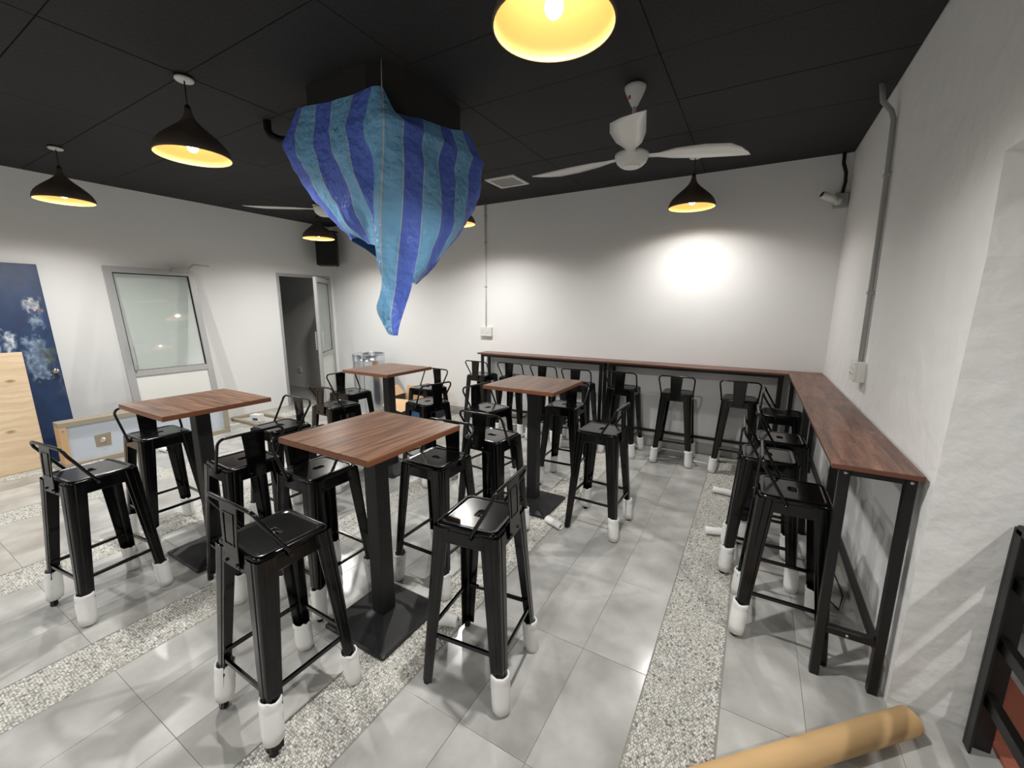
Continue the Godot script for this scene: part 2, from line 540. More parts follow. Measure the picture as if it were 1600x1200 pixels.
# a counter along a wall: local x runs along it, the wall is at z = 0
func make_counter(label: String, at: Vector3, turn: float, length: float, depth: float, shift: float, inset := 0.035) -> void:
	var t := thing("wall_counter", label, "counter", at, turn, "walnut wall counters")
	var yt := 1.012
	var m := MB.new()
	m.cbox(V(0.001, yt - 0.003, 0.002), V(length - 0.001, yt, depth), 0.0012)
	m.planar(V(0.55, 0, 0), V(0, 0, 1.0 / 0.31), V(-shift, 0, 0))
	put("counter_top", m.mesh(), M.counter, t)
	put("edge_band", boxmesh(V(0.0005, yt - 0.020, 0.002), V(length - 0.0005, yt - 0.0028, depth + 0.0008), 0.0015), M.counter_edge, t)
	var yb := yt - 0.0205
	var w := 0.036
	var xs := [inset, length - 0.035 - w]
	var zs := [0.012, depth - 0.035 - w]
	for x in xs:
		for z in zs:
			put("leg", boxmesh(V(x, 0.0, z), V(x + w, yb, z + w), 0.003), M.steel_black, t)
		put("end_rail", boxmesh(V(x + 0.002, 0.225, zs[0] + w), V(x + w - 0.002, 0.258, zs[1]), 0.002), M.steel_black, t)
		put("top_rail", boxmesh(V(x + 0.002, yb - 0.032, zs[0] + w), V(x + w - 0.002, yb, zs[1]), 0.002), M.steel_black, t)
	for z in zs:
		put("top_rail", boxmesh(V(xs[0] + w, yb - 0.032, z + 0.002), V(xs[1], yb, z + w - 0.002), 0.002), M.steel_black, t)
	put("rear_rail", boxmesh(V(xs[0] + w, 0.18, zs[0] + 0.004), V(xs[1], 0.21, zs[0] + w - 0.004), 0.002), M.steel_black, t)
	for x in [xs[0] - 0.001, xs[1] + w + 0.001]:
		for z in [zs[0] + w / 2, zs[1] + w / 2]:
			m = MB.new()
			m.tube([V(x - 0.004, yb - 0.02, z), V(x + 0.004, yb - 0.02, z)], 0.0065, 10)
			put("bolt", m.mesh(), M.bolt, t)
		m = MB.new()
		m.tube([V(x - 0.004, 0.241, depth * 0.5), V(x + 0.004, 0.241, depth * 0.5)], 0.005, 10)
		put("bolt", m.mesh(), M.bolt, t)

# pendant: origin at the rim's centre
func make_lamp(label: String, at: Vector3, group := "dark pendant lamps", power := 1.0) -> void:
	var t := thing("pendant_lamp", label, "lamp", at, 0.0, group)
	var prof := [[0.205, 0.0], [0.2065, 0.006], [0.205, 0.02], [0.197, 0.042], [0.183, 0.068], [0.163, 0.092], [0.138, 0.116], [0.110, 0.140], [0.084, 0.162], [0.060, 0.184], [0.041, 0.206], [0.028, 0.228], [0.021, 0.252], [0.018, 0.272]]
	var m := MB.new()
	var outer := prof.duplicate()
	var shell := []
	for q in outer: shell.append(q)
	var back := []
	for q in outer: back.append([maxf(q[0] - 0.0025, 0.004), q[1] - (0.0015 if q[1] > 0.01 else 0.0)])
	back.reverse()
	m.lathe(shell + back + [shell[0]], 48, Vector3.ZERO, 1, false)
	put("shade", m.mesh(), M.shade, t)
	m = MB.new()
	var lin := []
	for q in prof:
		if q[1] < 0.17: lin.append([q[0] - 0.0035, q[1] + 0.0005])
	var lin2 := []
	for q in lin: lin2.append([q[0] - 0.001, q[1] - 0.0008])
	lin2.reverse()
	m.lathe(lin + lin2 + [lin[0]], 48, Vector3.ZERO, 1, false)
	put("shade_lining", m.mesh(), M.gold, t)
	m = MB.new()
	m.lathe([[0.019, 0.10], [0.021, 0.105], [0.021, 0.165], [0.012, 0.18], [0.008, 0.25]], 16)
	put("lamp_holder", m.mesh(), M.white_plastic, t)
	m = MB.new()
	m.lathe([[0.002, 0.026], [0.014, 0.029], [0.026, 0.040], [0.031, 0.056], [0.029, 0.072], [0.021, 0.090], [0.015, 0.104]], 20)
	put("bulb", m.mesh(), M.bulb, t)
	m = MB.new()
	m.lathe([[0.012, 0.262], [0.017, 0.268], [0.017, 0.285], [0.008, 0.298]], 16)
	put("cord_grip", m.mesh(), M.cord, t)
	var top := CEIL - at.y
	m = MB.new()
	m.tube([V(0, 0.29, 0), V(0, top - 0.02, 0)], 0.0042, 8)
	put("cord", m.mesh(), M.cord, t)
	m = MB.new()
	m.lathe([[0.046, top - 0.024], [0.050, top - 0.020], [0.050, top - 0.012]], 24)
	put("canopy_cover", m.mesh(), M.white_plastic, t)
	m = MB.new()
	m.lathe([[0.050, top - 0.012], [0.052, top - 0.010], [0.052, top - 0.001]], 24)
	put("canopy", m.mesh(), M.cord, t)
	var l := SpotLight3D.new()
	l.name = "bulb_light"
	l.light_color = Color(1.0, 0.995, 0.985)
	l.light_energy = LAMP_ENERGY * power
	l.light_size = 0.03
	l.spot_range = 16.0
	l.spot_attenuation = 2.0
	l.spot_angle = 82.0
	l.spot_angle_attenuation = 1.0
	l.shadow_enabled = true
	l.rotation.x = -PI / 2
	l.position = V(0, 0.056, 0)
	t.add_child(l)

func make_fan(label: String, at: Vector3, angles: Array, logo: bool) -> void:
	var t := thing("ceiling_fan", label, "fan", at, 0.0, "white ceiling fans")
	var top := CEIL - at.y
	var m := MB.new()
	m.lathe([[0.014, top - 0.125], [0.022, top - 0.115], [0.045, top - 0.07], [0.062, top - 0.03], [0.066, top - 0.012], [0.055, top - 0.002]], 28)
	var cup := put("canopy", m.mesh(), M.white_metal, t)
	if logo:
		m = MB.new()
		m.bar(V(-0.035, top - 0.078, 0.030), V(-0.017, top - 0.078, 0.042), 0.004, 0.02)
		put("maker_badge", m.mesh(), M.red, cup)
		m = MB.new()
		m.bar(V(-0.030, top - 0.078, 0.0345), V(-0.024, top - 0.078, 0.0385), 0.0055, 0.006)
		put("badge_mark", m.mesh(), M.white_plastic, cup)
	m = MB.new()
	m.tube([V(0, 0.06, 0), V(0, top - 0.12, 0)], 0.0125, 14)
	put("down_rod", m.mesh(), M.white_metal, t)
	m = MB.new()
	m.lathe([[0.055, -0.052], [0.072, -0.049], [0.092, -0.030], [0.105, 0.0], [0.108, 0.012], [0.106, 0.020], [0.080, 0.040], [0.035, 0.052], [0.02, 0.075]], 40)
	put("motor", m.mesh(), M.white_metal, t)
	m = MB.new()
	m.lathe([[0.040, -0.060], [0.056, -0.058], [0.060, -0.051]], 32)
	put("motor_cap", m.mesh(), M.white_plastic, t)
	for a in angles:
		m = MB.new()
		var q := Basis(Vector3.UP, -deg_to_rad(a))
		var rings := []
		for s in [[0.085, 0.028, 0.004, 0.0], [0.16, 0.034, 0.002, 0.004], [0.26, 0.074, 0.0, 0.010], [0.42, 0.097, -0.004, 0.012], [0.56, 0.092, -0.008, 0.006], [0.63, 0.064, -0.010, -0.022], [0.68, 0.030, -0.011, -0.056], [0.705, 0.006, -0.011, -0.080]]:
			var ring := PackedVector3Array()
			for k in [[-1.0, 0.3], [-0.4, 0.45], [0.4, 0.4], [1.0, -0.2], [0.4, 0.2], [-0.4, 0.25]]:
				var zz: float = k[0] * s[1] + s[3]
				ring.append(q * V(s[0], s[2] + 0.006 * k[1] + zz * 0.10, zz))
			rings.append(ring)
		m.loft(rings, true, true, 1)
		put("blade", m.mesh(), M.white_metal, t)

# aluminium door, local x across, origin at its lower corner, faces +z
func alu_door(parent: Node, w: float, h: float, handle_x: float) -> void:
	var f := 0.072
	var d := 0.022
	var mid := 0.80
	for q in [["stile", V(0, 0, -d), V(f, h, d)], ["stile", V(w - f, 0, -d), V(w, h, d)], ["top_rail", V(f, h - f, -d), V(w - f, h, d)], ["middle_rail", V(f, mid, -d), V(w - f, mid + f, d)], ["bottom_rail", V(f, 0, -d), V(w - f, f, d)]]:
		put(q[0], boxmesh(q[1], q[2], 0.003), M.alu, parent)
	var m := MB.new()
	var g0 := V(f, mid + f, -0.006)
	var g1 := V(w - f, h - f, 0.012)
	m.box(g0, V(g0.x + 0.008, g1.y, g1.z)); m.box(V(g1.x - 0.012, g0.y, g0.z), g1)
	m.box(g0, V(g1.x, g0.y + 0.006, g1.z)); m.box(V(g0.x, g1.y - 0.009, g0.z), g1)
	put("gasket", m.mesh(), M.gasket, parent)
	put("glass_pane", boxmesh(V(f + 0.002, mid + f + 0.002, -0.003), V(w - f - 0.002, h - f - 0.002, 0.003)), M.glass, parent)
	put("lower_panel", boxmesh(V(f, f, -0.008), V(w - f, mid, 0.008)), M.white_plastic, parent)
	for s in [-1.0, 1.0]:
		m = MB.new()
		m.cbox(V(handle_x - 0.012, 0.93, s * 0.055 - 0.008), V(handle_x + 0.012, 1.23, s * 0.055 + 0.008), 0.003)
		m.bar(V(handle_x, 1.0, s * d), V(handle_x, 1.0, s * 0.05), 0.016, 0.016)
		m.bar(V(handle_x, 1.16, s * d), V(handle_x, 1.16, s * 0.05), 0.016, 0.016)
		put("pull_handle", m.mesh(), M.alu, parent)
	m = MB.new()
	m.tube([V(handle_x, 0.86, -d - 0.006), V(handle_x, 0.86, d + 0.006)], 0.012, 12)
	put("lock_cylinder", m.mesh(), M.chrome, parent)

func socket(called: String, label: String, at: Vector3, turn: float, w: float, h: float, d: float, gangs: int, group := "") -> void:
	var t := thing(called, label, "socket", at, turn, group)
	put("back_box", boxmesh(V(-w / 2, 0, 0.0), V(w / 2, h, d * 0.75), 0.003), M.white_plastic, t)
	for k in gangs:
		var x0 := -w / 2 + k * w / gangs
		put("face_plate", boxmesh(V(x0 + 0.001, 0.002, d * 0.75), V(x0 + w / gangs - 0.001, h + 0.002, d), 0.003), M.white_plastic, t)
		var c := x0 + w / gangs / 2
		for q in [V(0, 0.64, 0), V(-0.16, 0.38, 0), V(0.16, 0.38, 0)]:
			var o := V(c + q.x * w / gangs, h * q.y, d)
			put("pin_slot", boxmesh(o + V(-0.003, -0.006, -0.001), o + V(0.003, 0.006, 0.0006)), M.gasket, t)

func lin(r: int, g: int, b: int) -> Color:
	return Color(r / 255.0, g / 255.0, b / 255.0).srgb_to_linear()

func catmull(a: Array, t: float) -> Vector3:
	var n := a.size()
	var i: int = clampi(int(floor(t)), 0, n - 2)
	var f := t - i
	var p0: Vector3 = a[max(0, i - 1)]
	var p1: Vector3 = a[i]
	var p2: Vector3 = a[i + 1]
	var p3: Vector3 = a[min(n - 1, i + 2)]
	return 0.5 * (2.0 * p1 + (p2 - p0) * f + (2.0 * p0 - 5.0 * p1 + 4.0 * p2 - p3) * f * f + (3.0 * p1 - p0 - 3.0 * p2 + p3) * f * f * f)

func down(a: Array, t: float, crease: bool) -> Vector3:
	if not crease: return catmull(a, t)
	if t < 1.0: return a[0].lerp(a[1], t)
	return catmull(a.slice(1), t - 1.0)

# striped sheet over columns of points; colours change from column to column with a pale woven line at each
func striped(cols: Array, tint: Array, line: Array, sub_rows: int, wrinkle: float, axis: Vector3, crease := true) -> ArrayMesh:
	var m := MB.new()
	m.use_col = true
	var n := cols.size()
	var rows: int = cols[0].size()
	var nr := (rows - 1) * sub_rows
	var wn := noise(211, 5.0, 4)
	var wn2 := noise(212, 1.6, 2)
	var wn3 := noise(213, 11.0, 3)
	var grid := []
	var cc := []
	for c in n:
		var ls: float = line[c]
		for f in [0.0, ls, 0.25, 0.45, 0.65, 0.85]:
			var colp := PackedVector3Array()
			for r in nr + 1:
				var t := float(r) / sub_rows
				var q := []
				for k in [-1, 0, 1, 2]:
					q.append(down(cols[(c + k + n) % n], t, crease))
				var lp: Vector3 = q[1].lerp(q[2], f)
				var sp: Vector3 = catmull(q, 1.0 + f)
				var pnt := lp.lerp(sp, 0.35)
				var o := V(pnt.x - axis.x, 0, pnt.z - axis.z)
				var d := o.normalized()
				var ramp_ := clampf(t / 1.5, 0.25, 1.0) if crease else 1.0
				pnt += d * (wn.get_noise_3d(pnt.x * 1.3, pnt.y * 0.8, pnt.z * 1.3) * wrinkle + wn2.get_noise_3d(pnt.x * 2.5, pnt.y * 0.6, pnt.z * 2.5) * wrinkle * 1.6 + wn3.get_noise_3d(pnt.x, pnt.y * 0.3, pnt.z) * wrinkle * 0.5) * ramp_
				colp.append(pnt)
			grid.append(colp)
			cc.append(lin(205, 212, 214) if f == 0.0 else tint[c])
	var gn := grid.size()
	var tri := PackedVector3Array()
	for c in gn:
		var a: PackedVector3Array = grid[c]
		var b: PackedVector3Array = grid[(c + 1) % gn]
		for r in nr:
			for q in [a[r], b[r], b[r + 1], a[r], b[r + 1], a[r + 1]]:
				tri.append(q)
				m.col.append(cc[c])
	m.piece(tri, 1)
	if not crease:   # folded edges: every stripe keeps its own shading
		for i in m.g.size(): m.g[i] = 1 + int(i / (36 * nr))
	return m.mesh()

# ---------------------------------------------------------------- scene
func _ready() -> void:
	rng.seed = 7
	setup_camera_and_light()
	make_materials()
	build_shell()
	build_floor()
	build_ceiling()
	build_furniture()
	build_overhead()
	build_left_side()
	build_small_things()

func setup_camera_and_light() -> void:
	var cam := Camera3D.new()
	cam.name = "camera"
	cam.keep_aspect = Camera3D.KEEP_HEIGHT
	cam.fov = rad_to_deg(2.0 * atan(600.0 / 647.789))
	cam.near = 0.02
	add_child(cam)
	cam.position = V(-0.6234, 1.6352, 5.004)
	cam.basis = Basis(Vector3.UP, 0.5263) * Basis(Vector3.RIGHT, -0.1831) * Basis(Vector3.BACK, 0.0032)
	cam.current = true
	var we := WorldEnvironment.new()
	we.name = "world_environment"
	var e := Environment.new()
	e.background_mode = Environment.BG_COLOR
	e.background_color = Color(0.01, 0.01, 0.012)
	e.tonemap_mode = Environment.TONE_MAPPER_LINEAR
	e.tonemap_exposure = 1.08
	e.sdfgi_enabled = true
	e.ssao_enabled = true
	e.ssil_enabled = true
	we.environment = e
	add_child(we)

func build_shell() -> void:
	var H := CEIL + 0.12
	struct("wall_back", boxmesh(V(WX - 0.15, -0.1, -0.2), V(3.0, H, 0.0)), M.wall)
	var m := MB.new()
	m.box(V(WX - 0.15, -0.1, 1.03), V(WX, H, ZF))
	m.box(V(WX - 0.15, 2.16, 0.0), V(WX, H, 1.03))
	m.box(V(WX - 0.15, -0.1, 0.0), V(WX, 2.16, 0.055))
	struct("wall_left", m.mesh(), M.wall)
	struct("wall_front", boxmesh(V(WX - 0.15, -0.1, ZF), V(3.0, H, ZF + 0.15)), M.wall)
	# right wall: solid to the uneven jamb of the stair opening, a head above it, solid again beyond
	m = MB.new()
	var edge := [[-0.1, 2.915], [0.04, 2.945], [0.4, 2.965], [0.9, 2.985], [1.4, 3.01], [1.8, 3.035], [2.12, 3.015]]
	var rings := []
	for q in edge: rings.append(PackedVector3Array([V(0, q[0], 0.0), V(0.29, q[0], 0.0), V(0.29, q[0], q[1] + 0.015), V(0, q[0], q[1])]))
	m.loft(rings, true, true, -1)
	m.box(V(0, 2.12, 0.0), V(0.29, H, 5.9))
	m.box(V(0, -0.1, 5.9), V(0.29, H, ZF))
	struct("wall_right", m.mesh(), M.plaster)
	struct("wall_stair", boxmesh(V(3.0, -0.1, -0.2), V(3.15, H, ZF + 0.15)), M.wall)
	struct("baseboard_back", boxmesh(V(WX, 0.0, 0.0), V(0.0, 0.125, 0.010), 0.002), M.skirting)
	struct("baseboard_right", boxmesh(V(-0.010, 0.0, 0.011), V(0.0, 0.10, 2.85), 0.002), M.skirting)
	# store room behind the open door
	m = MB.new()
	m.box(V(-9.9, -0.1, -0.30), V(WX - 0.151, H, -0.10))
	m.box(V(-9.9, -0.1, 2.6), V(WX - 0.151, H, 2.75))
	m.box(V(-10.0, -0.1, -0.30), V(-9.9, H, 2.75))
	struct("wall_store", m.mesh(), M.wall)
	struct("floor_store", boxmesh(V(-9.9, -0.1, -0.1), V(WX, -0.001, 2.6)), M.storefloor)
	# door in its frame
	var d := Node3D.new()
	d.name = "door_1"
	add_child(d)
	d.set_meta("kind", "structure")
	m = MB.new()
	m.box(V(WX - 0.10, 0, 0.055), V(WX + 0.012, 2.16, 0.095))
	m.box(V(WX - 0.10, 0, 0.99), V(WX + 0.012, 2.16, 1.03))
	m.box(V(WX - 0.10, 2.115, 0.095), V(WX + 0.012, 2.16, 0.99))
	put("door_frame", m.mesh(), M.alu, d)
	var leaf := Node3D.new()
	leaf.name = "door_leaf"
	d.add_child(leaf)
	leaf.position = V(WX + 0.02, 0.008, 0.105)
	leaf.rotation.y = deg_to_rad(-50)
	alu_door(leaf, 0.87, 2.09, 0.82)

func build_floor() -> void:
	var slab := struct("floor", boxmesh(V(WX, -0.1, 0), V(3.0, -0.004, ZF)), M.grout)
	var P := 0.3
	var tm := []
	for s in [[0.2985, 0.5985], [0.2985, 0.31]]:
		var m := MB.new()
		var rings := []
		for q in [[0.0, -0.0042], [0.0, -0.001], [0.0012, 0.0]]:
			rings.append(PackedVector3Array([V(-s[0] / 2 + q[0], q[1], -s[1] / 2 + q[0]), V(s[0] / 2 - q[0], q[1], -s[1] / 2 + q[0]), V(s[0] / 2 - q[0], q[1], s[1] / 2 - q[0]), V(-s[0] / 2 + q[0], q[1], s[1] / 2 - q[0])]))
		m.loft(rings, false, true, -1)
		tm.append(m.mesh())
	var rest := MB.new()
	for c in 25:
		var x := -P * c - P / 2
		if c % 4 == 2: continue
		if x < WX + 0.1: continue
		for r in range(-1, 13):
			var z0 := 0.31 + 0.6 * r
			var zc := z0 + 0.3
			var short := r == -1
			if short: zc = 0.155
			var px := x - 0.0
			if zc > 4.75:
				rest.box(V(x - 0.149, -0.0042, zc - 0.299), V(x + 0.149, 0.0, zc + 0.299))
				continue
			var o := put("tile", tm[1] if short else tm[0], M.tile[rng.randi() % 5], slab, V(px, rng.randf_range(-0.0006, 0.0003), zc))
			o.rotation = V(rng.randf_range(-0.0006, 0.0006), 0, rng.randf_range(-0.0009, 0.0009))
	rest.box(V(0.0, -0.0042, 2.93), V(0.29, 0.0, 5.9))
	rest.box(V(0.29, -0.0042, 0.0), V(3.0, 0.0, ZF))
	var ro := put("distant_tiles", rest.mesh(), M.tile[0], slab)
	ro.set_meta("kind", "stuff")
	var bed := MB.new()
	for c in [2, 6, 10, 14, 18, 22]: bed.box(V(-P * (c + 1) + 0.001, -0.0042, 0.0), V(-P * c - 0.001, -0.0028, ZF))
	put("pebble_bed", bed.mesh(), M.pebble_bed, slab)
	# pebbles: low domes set in the bed
	var pm := MB.new()
	var rings := []
	for q in [[1.0, 0.0], [0.86, 0.55], [0.45, 0.95]]:
		var ring := PackedVector3Array()
		for k in 7: ring.append(V(cos(TAU * k / 7) * q[0], q[1], sin(TAU * k / 7) * q[0]))
		rings.append(ring)
	pm.loft(rings, false, true, 1)
	var mesh := pm.mesh()
	mesh.surface_set_material(0, M.pebble)
	var tones := [lin(212, 211, 205), lin(200, 198, 191), lin(220, 220, 216), lin(190, 187, 179), lin(178, 176, 169), lin(206, 202, 190), lin(150, 148, 142), lin(118, 116, 111)]
	for c in [2, 6, 10, 14, 18, 22]:
		var xs := []
		var step := 0.0112
		var z1 := 5.1
		var nx := int(0.298 / step)
		var nz := int(z1 / (step * 0.87))
		var mm := MultiMesh.new()
		mm.transform_format = MultiMesh.TRANSFORM_3D
		mm.use_colors = true
		mm.mesh = mesh
		mm.instance_count = nx * nz
		var i := 0
		for r in nz:
			for k in nx:
				var x: float = -P * (c + 1) + 0.007 + (k + (0.5 if r % 2 else 0.0)) * step * 0.985 + rng.randf_range(-0.0022, 0.0022)
				var z := 0.016 + r * step * 0.87 + rng.randf_range(-0.002, 0.002)
				var a := rng.randf_range(0.0047, 0.0066)
				var b := a * rng.randf_range(0.72, 1.0)
				var tone: Color = tones[rng.randi() % 6] if rng.randf() < 0.93 else tones[6 + rng.randi() % 2]
				mm.set_instance_transform(i, Transform3D(Basis(Vector3.UP, rng.randf() * TAU) * Basis.from_scale(V(a, rng.randf_range(0.0028, 0.0046), b)), V(x, -0.0032, z)))
				mm.set_instance_color(i, tone)
				i += 1
		var o := MultiMeshInstance3D.new()
		o.name = "pebbles"
		o.multimesh = mm
		slab.add_child(o, true)
		o.set_meta("kind", "stuff")

func build_ceiling() -> void:
	var top := struct("ceiling", boxmesh(V(-10.0, CEIL + 0.012, -0.2), V(3.0, CEIL + 0.12, ZF)), M.ceiling_slab)
	var xs := [0.0]
	for k in 5: xs.append(-1.215 - 1.27 * k)
	xs.append(WX)
	var zs := [0.0]
	for k in 13: zs.append(0.585 + 0.6 * k)
	zs.append(ZF)
	for i in xs.size() - 1:
		for j in zs.size() - 1:
			var x0: float = xs[i + 1]
			var x1: float = xs[i]
			var z0: float = zs[j]
			var z1: float = zs[j + 1]
			var w := (x1 - x0) / 2 - 0.0022
			var d := (z1 - z0) / 2 - 0.0022
			var sag := rng.randf_range(-0.0012, 0.0012)
			put("ceiling_panel", boxmesh(V(-w, 0.0, -d), V(w, 0.0115, d), 0.0018), M.ceiling[rng.randi() % 3], top, V((x0 + x1) / 2, CEIL + sag, (z0 + z1) / 2))

func build_furniture() -> void:
	# tables
	make_table("walnut bar table with a loose foam sleeve beside its base", V(-2.193, 0, 3.651), 0)
	make_table("walnut bar table in front of the leaning aluminium door", V(-3.680, 0, 3.769), PI / 2)
	make_table("walnut bar table next to the long back wall counter", V(-2.119, 0, 2.068), 0)
	make_table("walnut bar table in front of the metal cylinder and carton", V(-3.722, 0, 2.111), 0)
	# counters
	make_counter("wall counter with its open end near the metal cylinder", V(-3.941, 0, 0.011), 0, 1.82, 0.252, 0.0)
	make_counter("wall counter along the back wall that meets the corner counter", V(-2.119, 0, 0.011), 0, 1.819, 0.252, 0.7)
	make_counter("short wall counter filling the corner under the camera", V(-0.011, 0, 0.011), -PI / 2, 1.424, 0.287, 0.3)
	make_counter("wall counter that ends beside the stair opening", V(-0.011, 0, 1.436), -PI / 2, 1.519, 0.287, 0.9, 0.001)
	# stools: x, z, turn of the fit (degrees), side its back is on, corners without sleeve, raised corners, label
	var Z := 0.0
	var tables := {"a": "at the loose-sleeve table", "b": "at the leaning-door table", "c": "at the counter-side table", "d": "at the metal-cylinder table"}
	var sides := {"+z": "back away from the back wall", "-z": "back towards the back wall", "-x": "back towards the blue door", "+x": "back towards the stair opening"}
	var list := [
		["a", -2.197, 4.170, 0.6, "+z", [], [[-1, 1, 0.05], [1, 1, 0.055]]], ["a", -1.574, 3.632, -7.0, "+x", [[-1, 1], [-1, -1]], []],
		["a", -2.647, 3.660, 0.5, "-x", [], [[1, 1, 0.025], [-1, -1, 0.02]]], ["a", -2.190, 3.198, -1.0, "-z", [], []],
		["b", -3.681, 4.314, -6.6, "+z", [], [[-1, 1, 0.045]]], ["b", -3.152, 3.793, 3.1, "+x", [[-1, 1]], []],
		["b", -4.209, 3.821, -0.1, "-x", [], []], ["b", -3.650, 3.267, 0.2, "-z", [], [[1, -1, 0.02]]],
		["d", -3.883, 2.606, 1.9, "+z", [], []], ["d", -4.266, 2.139, 1.1, "-x", [], []],
		["d", -3.244, 2.087, 12.0, "+x", [], []], ["d", -3.731, 1.531, 3.0, "-z", [], []],
		["c", -2.618, 1.995, 8.0, "-x", [], []], ["c", -2.145, 2.658, 2.2, "+z", [], [[1, -1, 0.02]]],
		["c", -2.065, 1.536, -2.7, "-z", [], [[-1, 1, 0.03]]], ["c", -1.527, 2.120, 1.6, "+x", [[-1, 1]], [[-1, -1, 0.03], [1, -1, 0.02]]]]
	var names := ["first", "second", "third", "fourth", "fifth", "sixth", "seventh"]
	var bx := [-3.72, -3.27, -2.79, -2.345, -1.84, -1.273, -0.69]
	for k in 7: list.append(["back", bx[k], 0.385 + [0.08, 0.0, 0.01, 0.08, 0.01, 0.0, 0.0][k], [2, -3, 1, -2, 3, -2.1, 1][k], "+z", [], [], "black bar stool %s from the open end of the back wall counter" % names[k]])
	var rr := [[-0.358, 0.872, 3.0], [-0.404, 1.696, -1.4], [-0.479, 2.121, -1.1], [-0.388, 2.654, -0.3]]
	for k in 4: list.append(["right", rr[k][0], rr[k][1], rr[k][2], "-x", [[1, 1]] if k == 3 else [], [[-1, 1, 0.02]], "black bar stool %s from the corner along the stair side counter" % names[k]])
	list.append(["stair", 0.66, 1.98, 20.0, "+x", [], [], "black bar stool on the terracotta side of the stair railing"])
	list.append(["stair", 0.86, 1.46, 65.0, "+z", [], [], "black bar stool standing farthest inside the stair room"])
	var master := make_stool()
	var sl := []
	for k in 4: sl.append(sleeve_mesh(300 + k, [0.160, 0.168, 0.150, 0.163][k]))
	for e in list:
		var s: Node3D = master.duplicate()
		s.name = numbered("bar_stool")
		add_child(s)
		s.position = V(e[1], 0, e[2])
		var base: float = {"+z": 0.0, "+x": PI / 2, "-z": PI, "-x": -PI / 2}[e[4]]
		s.rotation.y = base - deg_to_rad(e[3])
		var lab: String = e[7] if e.size() > 7 else "black bar stool %s, %s" % [tables[e[0]], sides[e[4]]]
		tag(s, lab, "stool", "black metal bar stools")
		for k in 4:
			var q := Basis(Vector3.UP, k * PI / 2)
			var w := Basis(Vector3.UP, base) * (q * V(1, 0, 1))
			var sx: float = sign(round(w.x))
			var sz: float = sign(round(w.z))
			var skip := false
			for n in e[5]:
				if n[0] == sx and n[1] == sz: skip = true
			if skip: continue
			var lift := rng.randf_range(0.001, 0.010)
			for n in e[6]:
				if n[0] == sx and n[1] == sz: lift = n[2]
			var f := put("foam_sleeve", sl[rng.randi() % 4], M.foam, s, V(0, lift, 0))
			f.rotation.y = k * PI / 2
			f.position += (q * V(-1, 0, -1)) * lift * 0.065

